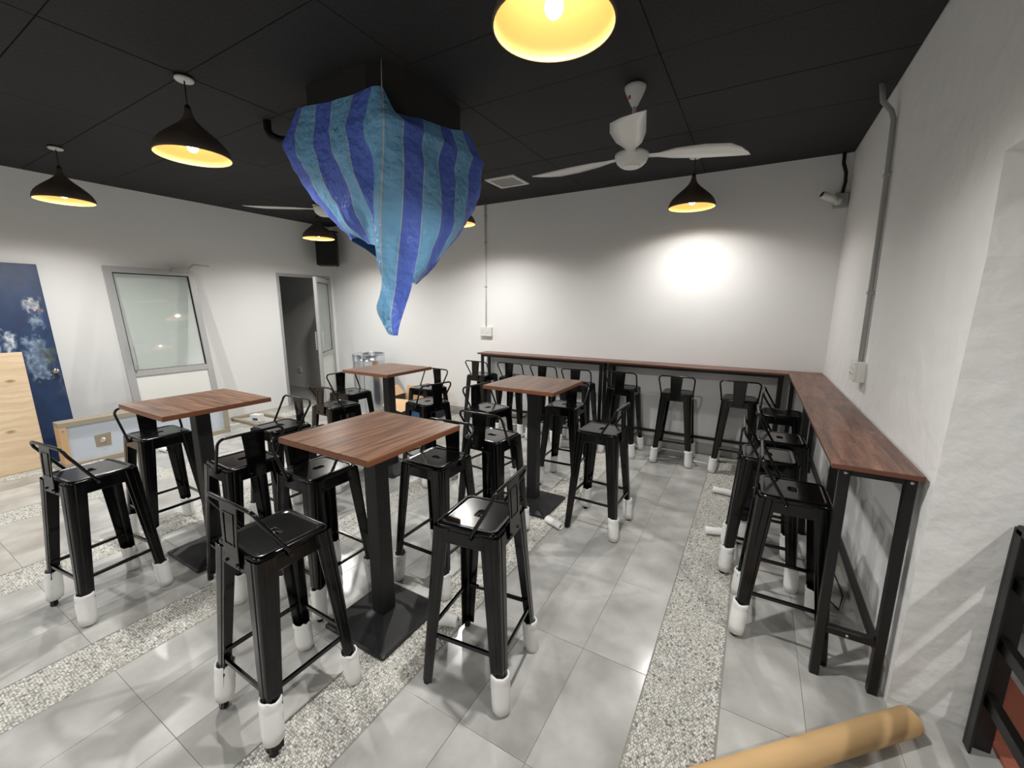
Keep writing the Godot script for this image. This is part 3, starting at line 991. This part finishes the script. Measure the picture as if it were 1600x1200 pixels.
func build_overhead() -> void:
	make_lamp("dark pendant lamp above the table before the leaning aluminium door", V(-3.767, 2.555, 3.575))
	make_lamp("dark pendant lamp closest to the blue door", V(-6.071, 2.555, 3.605))
	make_lamp("dark pendant lamp seen from below between tarp and ceiling fan", V(-1.300, 2.555, 3.570))
	make_lamp("dark pendant lamp in front of the wall speaker", V(-5.940, 2.555, 1.170))
	make_lamp("dark pendant lamp mostly hidden behind the blue tarp", V(-3.640, 2.555, 1.053))
	make_lamp("dark pendant lamp lighting the back wall near the corner", V(-1.242, 2.555, 0.610), "dark pendant lamps", 0.55)
	make_lamp("dark pendant lamp behind the photographer on the stair side", V(-1.300, 2.555, 6.30), "pendant lamps over the entrance half")
	make_lamp("dark pendant lamp midway along the unseen entrance half", V(-3.767, 2.555, 6.30), "pendant lamps over the entrance half")
	make_lamp("dark pendant lamp in the unseen corner on the blue door side", V(-6.071, 2.555, 6.30), "pendant lamps over the entrance half")
	make_lamp("dark pendant lamp inside the stair room", V(1.05, 2.555, 4.70), "pendant lamps over the entrance half", 0.8)
	make_fan("white ceiling fan with a red badge, between tarp and corner", V(-1.414, 2.585, 2.115), [-14, 77, 184], true)
	make_fan("white ceiling fan mostly hidden behind the blue tarp", V(-4.45, 2.585, 2.15), [135, 255, 15], false)
	# cassette air conditioner
	var t := thing("ceiling_air_conditioner", "black eight-sided ceiling air conditioner above the blue tarp", "air conditioner", V(-2.955, 0, 2.715))
	var m := MB.new()
	var rings := []
	for q in [[0.40, 2.66, 0.14], [0.42, 2.68, 0.15], [0.42, CEIL - 0.001, 0.15]]: rings.append(round_rect(q[0], q[0], q[2], q[1], 1))
	m.loft(rings, true, true, -1)
	put("casing", m.mesh(), M.casing, t)
	put("grille_panel", boxmesh(V(-0.455, 2.64, -0.455), V(0.455, 2.668, 0.455), 0.01), M.white_plastic, t)
	m = MB.new()
	m.tube([V(0.37, CEIL, 0.39), V(0.375, 2.9, 0.40), V(0.385, 2.80, 0.41)], 0.003, 6)
	put("tie_string", m.mesh(), M.grey_plastic, t)
	m = MB.new()
	m.tube([V(-0.98, CEIL, 0.26), V(-0.985, 2.945, 0.26), V(-0.96, 2.90, 0.25), V(-0.90, 2.872, 0.22), V(-0.80, 2.868, 0.17), V(-0.60, 2.86, 0.08), V(-0.41, 2.85, 0.02)], 0.028, 12)
	put("insulated_pipe", m.mesh(), M.rubber, t)
	# blue striped tarp: columns of points down its woven lines, the first row where it is tied to the casing
	var tc := [
		[V(-3.307, 2.883, 3.145), V(-3.433, 2.683, 3.191), V(-3.404, 2.597, 3.175), V(-3.373, 2.511, 3.159), V(-3.335, 2.427, 3.137), V(-3.290, 2.348, 3.110), V(-3.238, 2.295, 3.074), V(-3.188, 2.218, 3.045), V(-3.129, 2.149, 3.008), V(-3.070, 2.079, 2.971)],
		[V(-3.254, 2.891, 3.145), V(-3.290, 2.725, 3.190), V(-3.271, 2.627, 3.202), V(-3.232, 2.536, 3.197), V(-3.188, 2.454, 3.180), V(-3.156, 2.370, 3.160), V(-3.126, 2.292, 3.130), V(-3.095, 2.220, 3.087), V(-3.075, 2.145, 3.044), V(-3.029, 2.101, 2.975)],
		[V(-3.135, 2.879, 3.145), V(-3.128, 2.682, 3.190), V(-3.102, 2.591, 3.192), V(-3.077, 2.501, 3.189), V(-3.052, 2.415, 3.179), V(-3.027, 2.334, 3.157), V(-3.005, 2.256, 3.126), V(-2.994, 2.175, 3.092), V(-2.965, 2.113, 3.036), V(-2.934, 2.051, 2.975)],
		[V(-2.981, 2.865, 3.145), V(-2.968, 2.684, 3.190), V(-2.947, 2.597, 3.189), V(-2.923, 2.513, 3.181), V(-2.897, 2.434, 3.163), V(-2.875, 2.358, 3.137), V(-2.878, 2.274, 3.117), V(-2.881, 2.209, 3.082), V(-2.881, 2.128, 3.042), V(-2.884, 2.044, 3.000)],
		[V(-2.792, 2.859, 3.145), V(-2.816, 2.674, 3.190), V(-2.793, 2.591, 3.186), V(-2.786, 2.506, 3.186), V(-2.777, 2.424, 3.178), V(-2.763, 2.347, 3.156), V(-2.754, 2.271, 3.126), V(-2.748, 2.197, 3.087), V(-2.769, 2.116, 3.058), V(-2.802, 2.027, 3.032)],
		[V(-2.627, 2.862, 3.145), V(-2.667, 2.663, 3.190), V(-2.665, 2.581, 3.181), V(-2.644, 2.505, 3.158), V(-2.648, 2.422, 3.147), V(-2.663, 2.336, 3.138), V(-2.682, 2.249, 3.127), V(-2.703, 2.176, 3.108), V(-2.726, 2.085, 3.091), V(-2.746, 1.992, 3.071)],
		[V(-2.590, 2.868, 3.102), V(-2.485, 2.659, 3.209), V(-2.499, 2.559, 3.206), V(-2.515, 2.457, 3.203), V(-2.536, 2.353, 3.198), V(-2.560, 2.247, 3.191), V(-2.586, 2.148, 3.179), V(-2.611, 2.057, 3.159), V(-2.636, 1.941, 3.141), V(-2.660, 1.820, 3.121)],
		[V(-2.525, 2.731, 3.072), V(-2.460, 2.675, 3.080), V(-2.468, 2.573, 3.088), V(-2.468, 2.469, 3.089), V(-2.474, 2.365, 3.090), V(-2.485, 2.260, 3.090), V(-2.502, 2.154, 3.087), V(-2.526, 2.046, 3.084), V(-2.552, 1.935, 3.080), V(-2.580, 1.821, 3.074)],
		[V(-2.525, 2.782, 2.834), V(-2.460, 2.682, 2.905), V(-2.463, 2.573, 2.933), V(-2.447, 2.463, 2.948), V(-2.439, 2.355, 2.964), V(-2.434, 2.247, 2.976), V(-2.437, 2.145, 2.987), V(-2.445, 2.037, 2.996), V(-2.460, 1.929, 3.006), V(-2.485, 1.821, 3.020)],
		[V(-2.525, 2.797, 2.687), V(-2.460, 2.674, 2.735), V(-2.455, 2.551, 2.778), V(-2.429, 2.429, 2.804), V(-2.417, 2.309, 2.830), V(-2.409, 2.192, 2.848), V(-2.417, 2.109, 2.858), V(-2.452, 1.999, 2.878), V(-2.494, 1.889, 2.896), V(-2.567, 1.794, 2.924)],
		[V(-2.525, 2.815, 2.570), V(-2.460, 2.672, 2.575), V(-2.449, 2.545, 2.625), V(-2.424, 2.419, 2.662), V(-2.408, 2.296, 2.697), V(-2.402, 2.180, 2.725), V(-2.418, 2.066, 2.756), V(-2.461, 1.962, 2.790), V(-2.528, 1.870, 2.828), V(-2.614, 1.791, 2.869)],
		[V(-2.525, 2.846, 2.445), V(-2.460, 2.672, 2.423), V(-2.439, 2.538, 2.478), V(-2.418, 2.408, 2.527), V(-2.409, 2.283, 2.575), V(-2.418, 2.165, 2.621), V(-2.466, 2.066, 2.676), V(-2.522, 1.969, 2.725), V(-2.589, 1.879, 2.771), V(-2.663, 1.791, 2.817)],
		[V(-2.525, 2.844, 2.345), V(-2.463, 2.679, 2.252), V(-2.457, 2.537, 2.304), V(-2.461, 2.400, 2.361), V(-2.465, 2.312, 2.408), V(-2.502, 2.196, 2.480), V(-2.555, 2.092, 2.559), V(-2.602, 1.986, 2.635), V(-2.640, 1.877, 2.706), V(-2.702, 1.790, 2.786)],
	]
	var tt := [
		[V(-2.660, 1.820, 3.120), V(-2.663, 1.759, 3.122), V(-2.675, 1.698, 3.129), V(-2.692, 1.638, 3.138), V(-2.684, 1.580, 3.134), V(-2.662, 1.523, 3.120), V(-2.638, 1.468, 3.106)],
		[V(-2.580, 1.821, 3.074), V(-2.587, 1.761, 3.081), V(-2.595, 1.701, 3.090), V(-2.604, 1.642, 3.099), V(-2.609, 1.581, 3.106), V(-2.607, 1.519, 3.108), V(-2.599, 1.458, 3.107)],
		[V(-2.486, 1.821, 3.019), V(-2.496, 1.760, 3.025), V(-2.514, 1.700, 3.035), V(-2.533, 1.641, 3.046), V(-2.554, 1.581, 3.058), V(-2.573, 1.520, 3.069), V(-2.586, 1.457, 3.076)],
	]
	var axis := V(-2.955, 0, 2.715)
	var L: Array = tc[0]
	var R: Array = tc[12]
	var backs := [V(-2.95, 0, 2.25), V(-3.43, 0, 2.25), V(-3.44, 0, 2.74)]
	var low: Vector3 = (L[9] + R[9]) / 2 + V(-0.06, 0, -0.08)
	for b in backs:
		var col := []
		for r in 10:
			var k: float = (R[r] - R[9]).length() / (R[1] - R[9]).length()
			var q: Vector3 = low + (b - low) * minf(k, 1.0)
			if r == 0: q = axis + (b - axis) * 0.92
			q.y = (L[r].y + R[r].y) / 2
			col.append(q)
		tc.append(col)
	var li := lin(134, 196, 241)
	var dk := lin(100, 129, 228)
	var tarp := thing("blue_tarp", "blue striped tarp wrapped under the ceiling unit, hanging to a twisted tail", "tarp")
	put("draped_sheet", striped(tc, [dk, li, dk, li, dk, li, li, dk, li, dk, li, dk, li, dk, li, li], [0.03, 0.04, 0.04, 0.04, 0.04, 0.0001, 0.085, 0.045, 0.04, 0.04, 0.04, 0.04, 0.04, 0.03, 0.03, 0.03], 5, 0.020, axis), M.tarp, tarp)
	tt[0][0] = tc[6][9]
	tt[1][0] = tc[7][9]
	tt[2][0] = tc[8][9]
	var bk := []
	for r in 7:
		var mid: Vector3 = (tt[0][r] + tt[2][r]) / 2
		bk.append(mid + (mid - tt[1][r]) * 1.2 + V(-0.03, 0, -0.04) * (1.2 - r / 6.0))
	put("gathered_tail", striped([tt[0], tt[1], tt[2], bk], [li, dk, li, dk], [0.05, 0.05, 0.05, 0.05], 3, 0.020, axis, false), M.tarp, tarp)
	# square vent
	t = thing("ceiling_vent", "white square vent in the black ceiling", "vent", V(-3.145, CEIL - 0.0015, 0.785))
	m = MB.new()
	var s := 0.18
	for k in 4:
		var q := Basis(Vector3.UP, k * PI / 2)
		m.hexa([q * V(-s, -0.012, s), q * V(s, -0.012, s), q * V(s - 0.035, -0.012, s - 0.035), q * V(-s + 0.035, -0.012, s - 0.035), q * V(-s, 0, s), q * V(s, 0, s), q * V(s - 0.035, 0, s - 0.035), q * V(-s + 0.035, 0, s - 0.035)])
	put("vent_frame", m.mesh(), M.white_metal, t)
	put("filter", boxmesh(V(-s + 0.035, -0.0035, -s + 0.035), V(s - 0.035, -0.0005, s - 0.035)), M.white_plastic, t)
	for k in 9:
		m = MB.new()
		var z := -0.135 + k * 0.0335
		m.bar(V(-s + 0.036, -0.006, z), V(s - 0.036, -0.006, z), 0.020, 0.002, V(0, 0.98, 0.2).normalized())
		put("louvre", m.mesh(), M.grey_plastic, t)
	# speaker on its bracket
	t = thing("wall_speaker", "black box speaker in the corner above the open door", "speaker", V(-6.99, 2.32, 0.27), PI / 4)
	put("cabinet", boxmesh(V(-0.16, 0, -0.13), V(0.16, 0.52, 0.125), 0.006), M.speaker, t)
	put("grille", boxmesh(V(-0.15, 0.01, 0.125), V(0.15, 0.51, 0.135), 0.004), M.rubber, t)
	m = MB.new()
	m.tube([V(0.0, 0.52, -0.05), V(0.0, 0.575, -0.05), V(0.16, 0.575, -0.17)], 0.012, 8)
	m.tube([V(0.15, -0.05, 0.10), V(0.15, 0.03, 0.10)], 0.003, 6)
	put("bracket", m.mesh(), M.speaker, t)

func build_left_side() -> void:
	# aluminium door leaning on the wall
	var t := thing("aluminium_door", "aluminium framed glass door leaning against the white wall", "door", V(-6.872, 0.006, 3.105), PI / 2)
	t.rotation = V(-deg_to_rad(9.2), PI / 2, 0)
	alu_door(t, 0.91, 2.115, 0.085)
	var m := MB.new()
	m.bar(V(0.66, 2.112, 0.03), V(0.86, 2.108, 0.03), 0.035, 0.045)
	m.bar(V(0.84, 2.13, 0.035), V(0.92, 2.20, 0.035), 0.012, 0.02)
	m.bar(V(0.92, 2.20, 0.035), V(1.10, 2.19, 0.035), 0.010, 0.016)
	put("door_closer", m.mesh(), M.alu, t)
	# blue door
	t = thing("blue_door", "old blue door with scraped patches leaning against the wall", "door", V(-6.915, 0.004, 4.44), PI / 2)
	t.rotation = V(-deg_to_rad(8.2), PI / 2, 0)
	m = MB.new()
	m.cbox(V(0, 0, -0.036), V(0.82, 2.08, 0.0), 0.002)
	m.planar(V(-1 / 0.82, 0, 0), V(0, -1 / 2.08, 0), V(0.82, 2.08, 0))
	put("panel", m.mesh(), M.blue_door, t)
	m = MB.new()
	for q in [[0.032, 0.0], [0.030, 0.006], [0.014, 0.010], [0.013, 0.028], [0.026, 0.036], [0.029, 0.046], [0.026, 0.056], [0.012, 0.062]]: pass
	var prof := [[0.032, 0.0], [0.030, 0.006], [0.014, 0.010], [0.013, 0.028], [0.026, 0.036], [0.029, 0.046], [0.026, 0.056], [0.012, 0.062]]
	m.lathe(prof, 20)
	var kn := put("door_knob", m.mesh(), M.chrome, t, V(0.765, 0.955, 0.0))
	kn.rotation.x = PI / 2
	# plywood
	t = thing("plywood_sheet", "pale plywood sheet leaning against the blue door", "board", V(-6.80, 0.003, 4.93), PI / 2)
	t.rotation = V(-deg_to_rad(5.0), PI / 2, 0)
	m = MB.new()
	m.cbox(V(0, 0, -0.015), V(1.03, 1.185, 0.0), 0.001)
	m.planar(V(1 / 0.75, 0, 0), V(0, -1 / 1.2, 0), V(0.28, 1.19, 0))
	put("sheet", m.mesh(), M.ply, t)
	# low boxed panel lying on its side
	t = thing("boxed_panel", "low wooden box frame with pale blue panel and knob hole", "panel", V(-6.51, 0.002, 2.30))
	put("frame_rail", boxmesh(V(-0.15, 0.43, 0), V(0.0, 0.48, 1.54), 0.003), M.grey_wood, t)
	put("frame_rail", boxmesh(V(-0.15, 0.0, 0), V(0.0, 0.05, 1.54), 0.003), M.grey_wood, t)
	put("frame_end", boxmesh(V(-0.15, 0.05, 1.485), V(0.0, 0.43, 1.54), 0.003), M.pine, t)
	put("frame_end", boxmesh(V(-0.15, 0.05, 0.0), V(0.0, 0.43, 0.05), 0.003), M.grey_wood, t)
	put("inner_panel", boxmesh(V(-0.045, 0.05, 0.05), V(-0.03, 0.43, 1.485)), M.pale_panel, t)
	m = MB.new()
	m.hexa([V(-0.030, 0.155, 1.165), V(-0.030, 0.16, 1.285), V(-0.027, 0.16, 1.285), V(-0.027, 0.155, 1.165), V(-0.030, 0.295, 1.155), V(-0.030, 0.285, 1.29), V(-0.027, 0.285, 1.29), V(-0.027, 0.295, 1.155)])
	var tp := put("tape_patch", m.mesh(), M.tape, t)
	m = MB.new()
	m.lathe([[0.028, 0.0], [0.028, 0.004], [0.020, 0.005], [0.016, 0.016], [0.006, 0.018]], 18)
	var kb := put("knob", m.mesh(), M.chrome, tp, V(-0.027, 0.222, 1.225))
	kb.rotation.z = -PI / 2
	for q in [V(0.001, 0.40, 1.51), V(0.001, 0.08, 0.03), V(0.001, 0.40, 0.03)]:
		m = MB.new()
		m.tube([q, q + V(0.006, 0, 0)], 0.008, 8)
		put("screw_head", m.mesh(), M.grey_wood, t)
	# wooden frame flat on the floor with a small carton on it
	t = thing("flat_frame", "empty wooden frame lying flat on the floor", "frame", V(-6.69, 0.002, 1.785), deg_to_rad(2.0))
	for q in [["side", V(-0.43, 0, -0.215), V(0.36, 0.035, -0.165)], ["side", V(-0.40, 0, 0.165), V(0.55, 0.035, 0.215)], ["end", V(-0.46, 0, -0.165), V(-0.41, 0.035, 0.165)], ["end", V(0.36, 0, -0.165), V(0.41, 0.035, 0.165)]]:
		put(q[0], boxmesh(q[1], q[2], 0.003), M.grey_wood, t)
	t = thing("small_carton", "small white carton with blue print on the flat wooden frame", "box", V(-6.60, 0.0375, 1.90), 0.35)
	put("carton_body", boxmesh(V(-0.07, 0, -0.05), V(0.07, 0.10, 0.05), 0.002), M.white_plastic, t)
	put("blue_label", boxmesh(V(-0.03, 0.02, 0.05), V(0.05, 0.055, 0.0505)), M.blue_print, t)
	put("blue_label", boxmesh(V(-0.0705, 0.015, -0.04), V(-0.07, 0.085, 0.04)), M.blue_print, t)

func build_small_things() -> void:
	# galvanised cylinder
	var t := thing("metal_cylinder", "tall shiny galvanised metal cylinder standing by the back wall", "cylinder", V(-5.90, 0, 0.47))
	var m := MB.new()
	m.lathe([[0.245, 0.0], [0.245, 0.80], [0.247, 0.803], [0.247, 0.812], [0.245, 0.815], [0.245, 0.90], [0.240, 0.90], [0.240, 0.02], [0.0001, 0.02]], 48, Vector3.ZERO, 1, false)
	put("drum", m.mesh(), M.galv, t)
	m = MB.new()
	m.lathe([[0.245, 0.893], [0.2495, 0.897], [0.2495, 0.906], [0.243, 0.909], [0.2395, 0.904], [0.245, 0.893]], 48, Vector3.ZERO, 1, false)
	put("rolled_rim", m.mesh(), M.galv, t)
	put("seam", boxmesh(V(0.10, 0.0, 0.2225), V(0.125, 0.9, 0.2245)), M.galv, t)
	# open carton
	t = thing("open_carton", "open cardboard carton with dark blue printed sides", "box", V(-4.93, 0.001, 0.46), deg_to_rad(8))
	var c := 0.006
	for q in [["carton_side", V(-0.36, 0, 0.22 - c), V(0.36, 0.30, 0.22), M.carton_dark], ["carton_side", V(-0.36, 0, -0.22), V(0.36, 0.30, -0.22 + c), M.carton], ["carton_end", V(-0.36, 0, -0.214), V(-0.36 + c, 0.30, 0.214), M.carton_dark], ["carton_end", V(0.36 - c, 0, -0.214), V(0.36, 0.30, 0.214), M.carton_dark], ["carton_base", V(-0.354, 0, -0.214), V(0.354, c, 0.214), M.carton]]:
		put(q[0], boxmesh(q[1], q[2]), q[3], t)
	put("blue_print", boxmesh(V(0.0, 0.02, 0.22), V(0.22, 0.2, 0.2206)), M.carton_blue, t)
	m = MB.new()
	m.hexa([V(-0.35, 0.300, 0.214), V(0.35, 0.300, 0.214), V(0.35, 0.306, 0.216), V(-0.35, 0.306, 0.216), V(-0.33, 0.215, 0.36), V(0.02, 0.16, 0.395), V(0.02, 0.166, 0.398), V(-0.33, 0.221, 0.363)])
	put("flap", m.mesh(), M.carton, t)
	m = MB.new()
	m.hexa([V(-0.35, 0.300, -0.214), V(0.35, 0.300, -0.214), V(0.35, 0.302, -0.220), V(-0.35, 0.302, -0.220), V(-0.33, 0.42, -0.245), V(0.33, 0.43, -0.25), V(0.33, 0.43, -0.256), V(-0.33, 0.42, -0.251)])
	put("flap", m.mesh(), M.carton, t)
	m = MB.new()
	m.hexa([V(-0.354, 0.300, -0.2), V(-0.354, 0.300, 0.2), V(-0.360, 0.302, 0.2), V(-0.360, 0.302, -0.2), V(-0.46, 0.43, -0.18), V(-0.46, 0.43, 0.18), V(-0.466, 0.43, 0.18), V(-0.466, 0.43, -0.18)])
	put("flap", m.mesh(), M.carton, t)
	m = MB.new()
	m.hexa([V(0.354, 0.300, -0.2), V(0.354, 0.300, 0.2), V(0.360, 0.302, 0.2), V(0.360, 0.302, -0.2), V(0.50, 0.34, -0.18), V(0.50, 0.34, 0.18), V(0.50, 0.346, 0.18), V(0.50, 0.346, -0.18)])
	put("flap", m.mesh(), M.carton, t)
	# sockets and pipes
	socket("double_socket", "white double socket at the foot of the back wall pipe", V(-3.945, 1.225, 0.0), 0, 0.19, 0.13, 0.045, 2)
	socket("wall_socket", "white socket low on the back wall under the counter", V(-3.48, 0.42, 0.0), 0, 0.088, 0.088, 0.02, 1)
	socket("wall_socket", "small socket low inside the dark store room", V(-8.62, 0.31, -0.10), 0, 0.10, 0.10, 0.02, 1)
	socket("double_socket", "white double socket at the foot of the stair wall pipe", V(0.0, 1.175, 1.615), -PI / 2, 0.15, 0.125, 0.06, 2)
	t = thing("conduit_pipe", "thin white conduit pipe running down the back wall", "pipe", V(-3.955, 1.355, 0.0))
	m = MB.new()
	m.tube([V(0, 0.0, 0.014), V(0, CEIL - 1.357, 0.014)], 0.010, 10)
	put("pipe", m.mesh(), M.white_plastic, t)
	for y in [0.55, 1.15, 1.5]:
		put("pipe_clip", boxmesh(V(-0.015, y, 0.0), V(0.015, y + 0.02, 0.026), 0.003), M.grey_plastic, t)
	t = thing("conduit_pipe", "grey conduit pipe running down the stair side wall", "pipe", V(0.0, 1.30, 1.575))
	m = MB.new()
	m.tube([V(-0.018, 0.0, 0.02), V(-0.018, 0.55, -0.01), V(-0.018, 1.10, -0.05), V(-0.018, 1.46, -0.11), V(-0.03, 1.52, -0.14), V(-0.07, 1.60, -0.19), V(-0.085, CEIL - 1.302, -0.20)], 0.0145, 12)
	put("pipe", m.mesh(), M.grey_plastic, t)
	for q in [V(0, 0.42, -0.003), V(0, 1.12, -0.053)]:
		put("pipe_clip", boxmesh(q + V(-0.036, 0, -0.02), q + V(0.0, 0.022, 0.02), 0.003), M.grey_plastic, t)
	# security camera
	t = thing("security_camera", "small white camera on a box in the ceiling corner", "camera", V(-0.055, 2.535, 0.001))
	put("junction_box", boxmesh(V(-0.055, 0, 0), V(0.05, 0.125, 0.06), 0.006), M.grey_plastic, t)
	m = MB.new()
	m.tube([V(-0.03, 0.055, 0.06), V(-0.045, 0.05, 0.10), V(-0.07, 0.07, 0.13)], 0.013, 10)
	put("mount_arm", m.mesh(), M.white_plastic, t)
	m = MB.new()
	m.tube([V(-0.03, 0.055, 0.058), V(-0.032, 0.055, 0.085)], 0.034, 16)
	put("mount_foot", m.mesh(), M.white_plastic, t)
	m = MB.new()
	m.tube([V(-0.06, 0.06, 0.12), V(-0.16, 0.105, 0.17)], 0.031, 16)
	var body := put("camera_body", m.mesh(), M.white_plastic, t)
	m = MB.new()
	m.tube([V(-0.158, 0.104, 0.169), V(-0.163, 0.1065, 0.1715)], 0.022, 16)
	put("lens", m.mesh(), M.gasket, body)
	m = MB.new()
	m.tube([V(0.0, 0.12, 0.03), V(0.012, 0.22, 0.03), V(0.008, 0.30, 0.03), V(-0.018, 0.38, 0.03), V(-0.022, CEIL - 2.537, 0.03)], 0.014, 10)
	put("cable_sleeve", m.mesh(), M.rubber, t)
	# loose foam sleeves
	for q in [[V(-1.960, 0, 3.562), 0.40, "loose white foam sleeve on the pebbles by a table base"], [V(-0.815, 0, 1.06), -0.05, "loose white foam sleeve on the pebble strip under the corner stools"], [V(-6.40, 0, 3.10), 0.15, "loose white foam sleeve lying in front of the boxed panel"], [V(-1.875, 0, 2.30), -0.35, "bent white foam sleeve slipped off a stool foot near the base plate"], [V(-0.80, 0, 1.86), 0.3, "loose white foam sleeve on the pebbles beside the counter stools"]]:
		t = thing("foam_sleeve", q[2], "sleeve", q[0], q[1], "loose foam sleeves")
		put("sleeve", loose_sleeve_mesh(400 + int(q[0].x * -10), 0.155), M.foam, t)
	t = thing("floor_cable", "thin black cable along the wall under the stair side counter", "cable", V(-0.05, 0.006, 1.5))
	m = MB.new()
	m.tube([V(0.0, 0, 0.0), V(-0.02, 0, 0.25), V(0.0, 0, 0.5), V(0.01, 0.0, 0.7), V(-0.03, 0.0, 0.86), V(-0.06, 0.0, 0.8)], 0.004, 6)
	put("cable", m.mesh(), M.rubber, t)
	# kraft roll
	t = thing("kraft_paper_roll", "roll of brown kraft paper lying on the floor", "paper roll", V(0.045, 0.049, 3.045), deg_to_rad(45.5))
	t.rotation.y = atan2(-(3.57 - 3.045), -0.50 - 0.045)
	m = MB.new()
	var rings := []
	for q in [[0.0, 0.047], [0.002, 0.0485], [1.25, 0.0485], [1.252, 0.047], [1.252, 0.020], [0.0, 0.020], [0.0, 0.047]]:
		var ring := PackedVector3Array()
		for k in 32:
			var r: float = q[1] + (0.0008 * (k / 32.0) if q[1] > 0.04 else 0.0)
			ring.append(V(q[0], sin(TAU * k / 32) * r, cos(TAU * k / 32) * r))
		rings.append(ring)
	m.loft(rings, false, false, 1)
	put("roll", m.mesh(), M.kraft, t)
	# stair railing and terracotta step
	t = thing("stair_railing", "black steel stair railing with three rails at the opening", "railing", V(0.25, 0, 2.985))
	put("newel_post", boxmesh(V(-0.036, 0, 0.006), V(0.036, 0.90, 0.022), 0.002), M.steel_black, t)
	put("newel_post", boxmesh(V(-0.036, 0, 0.022), V(-0.028, 0.90, 0.06), 0.002), M.steel_black, t)
	put("handrail", boxmesh(V(-0.036, 0.88, 0.023), V(0.036, 0.912, 2.85), 0.003), M.steel_black, t)
	for y in [0.675, 0.435, 0.20]:
		put("rail", boxmesh(V(-0.015, y, 0.023), V(0.015, y + 0.045, 2.85), 0.002), M.steel_black, t)
	t = thing("terracotta_step", "terracotta step edge behind the stair railing", "step", V(0.305, 0.0, 2.86))
	m = MB.new()
	rings = []
	for y in [0.0005, 0.014]:
		var ring := PackedVector3Array()
		for k in 7:
			var a := PI + PI / 2 * k / 6.0
			ring.append(V(0.05 + 0.05 * cos(a), y, 0.0 + 0.05 * sin(a)))
		for q in [V(0.21, y, -0.36), V(0.21, y, 2.0), V(0.0, y, 2.0)]: ring.append(q)
		rings.append(ring)
	m.loft(rings, true, true, -1)
	put("tread", m.mesh(), M.terracotta, t)
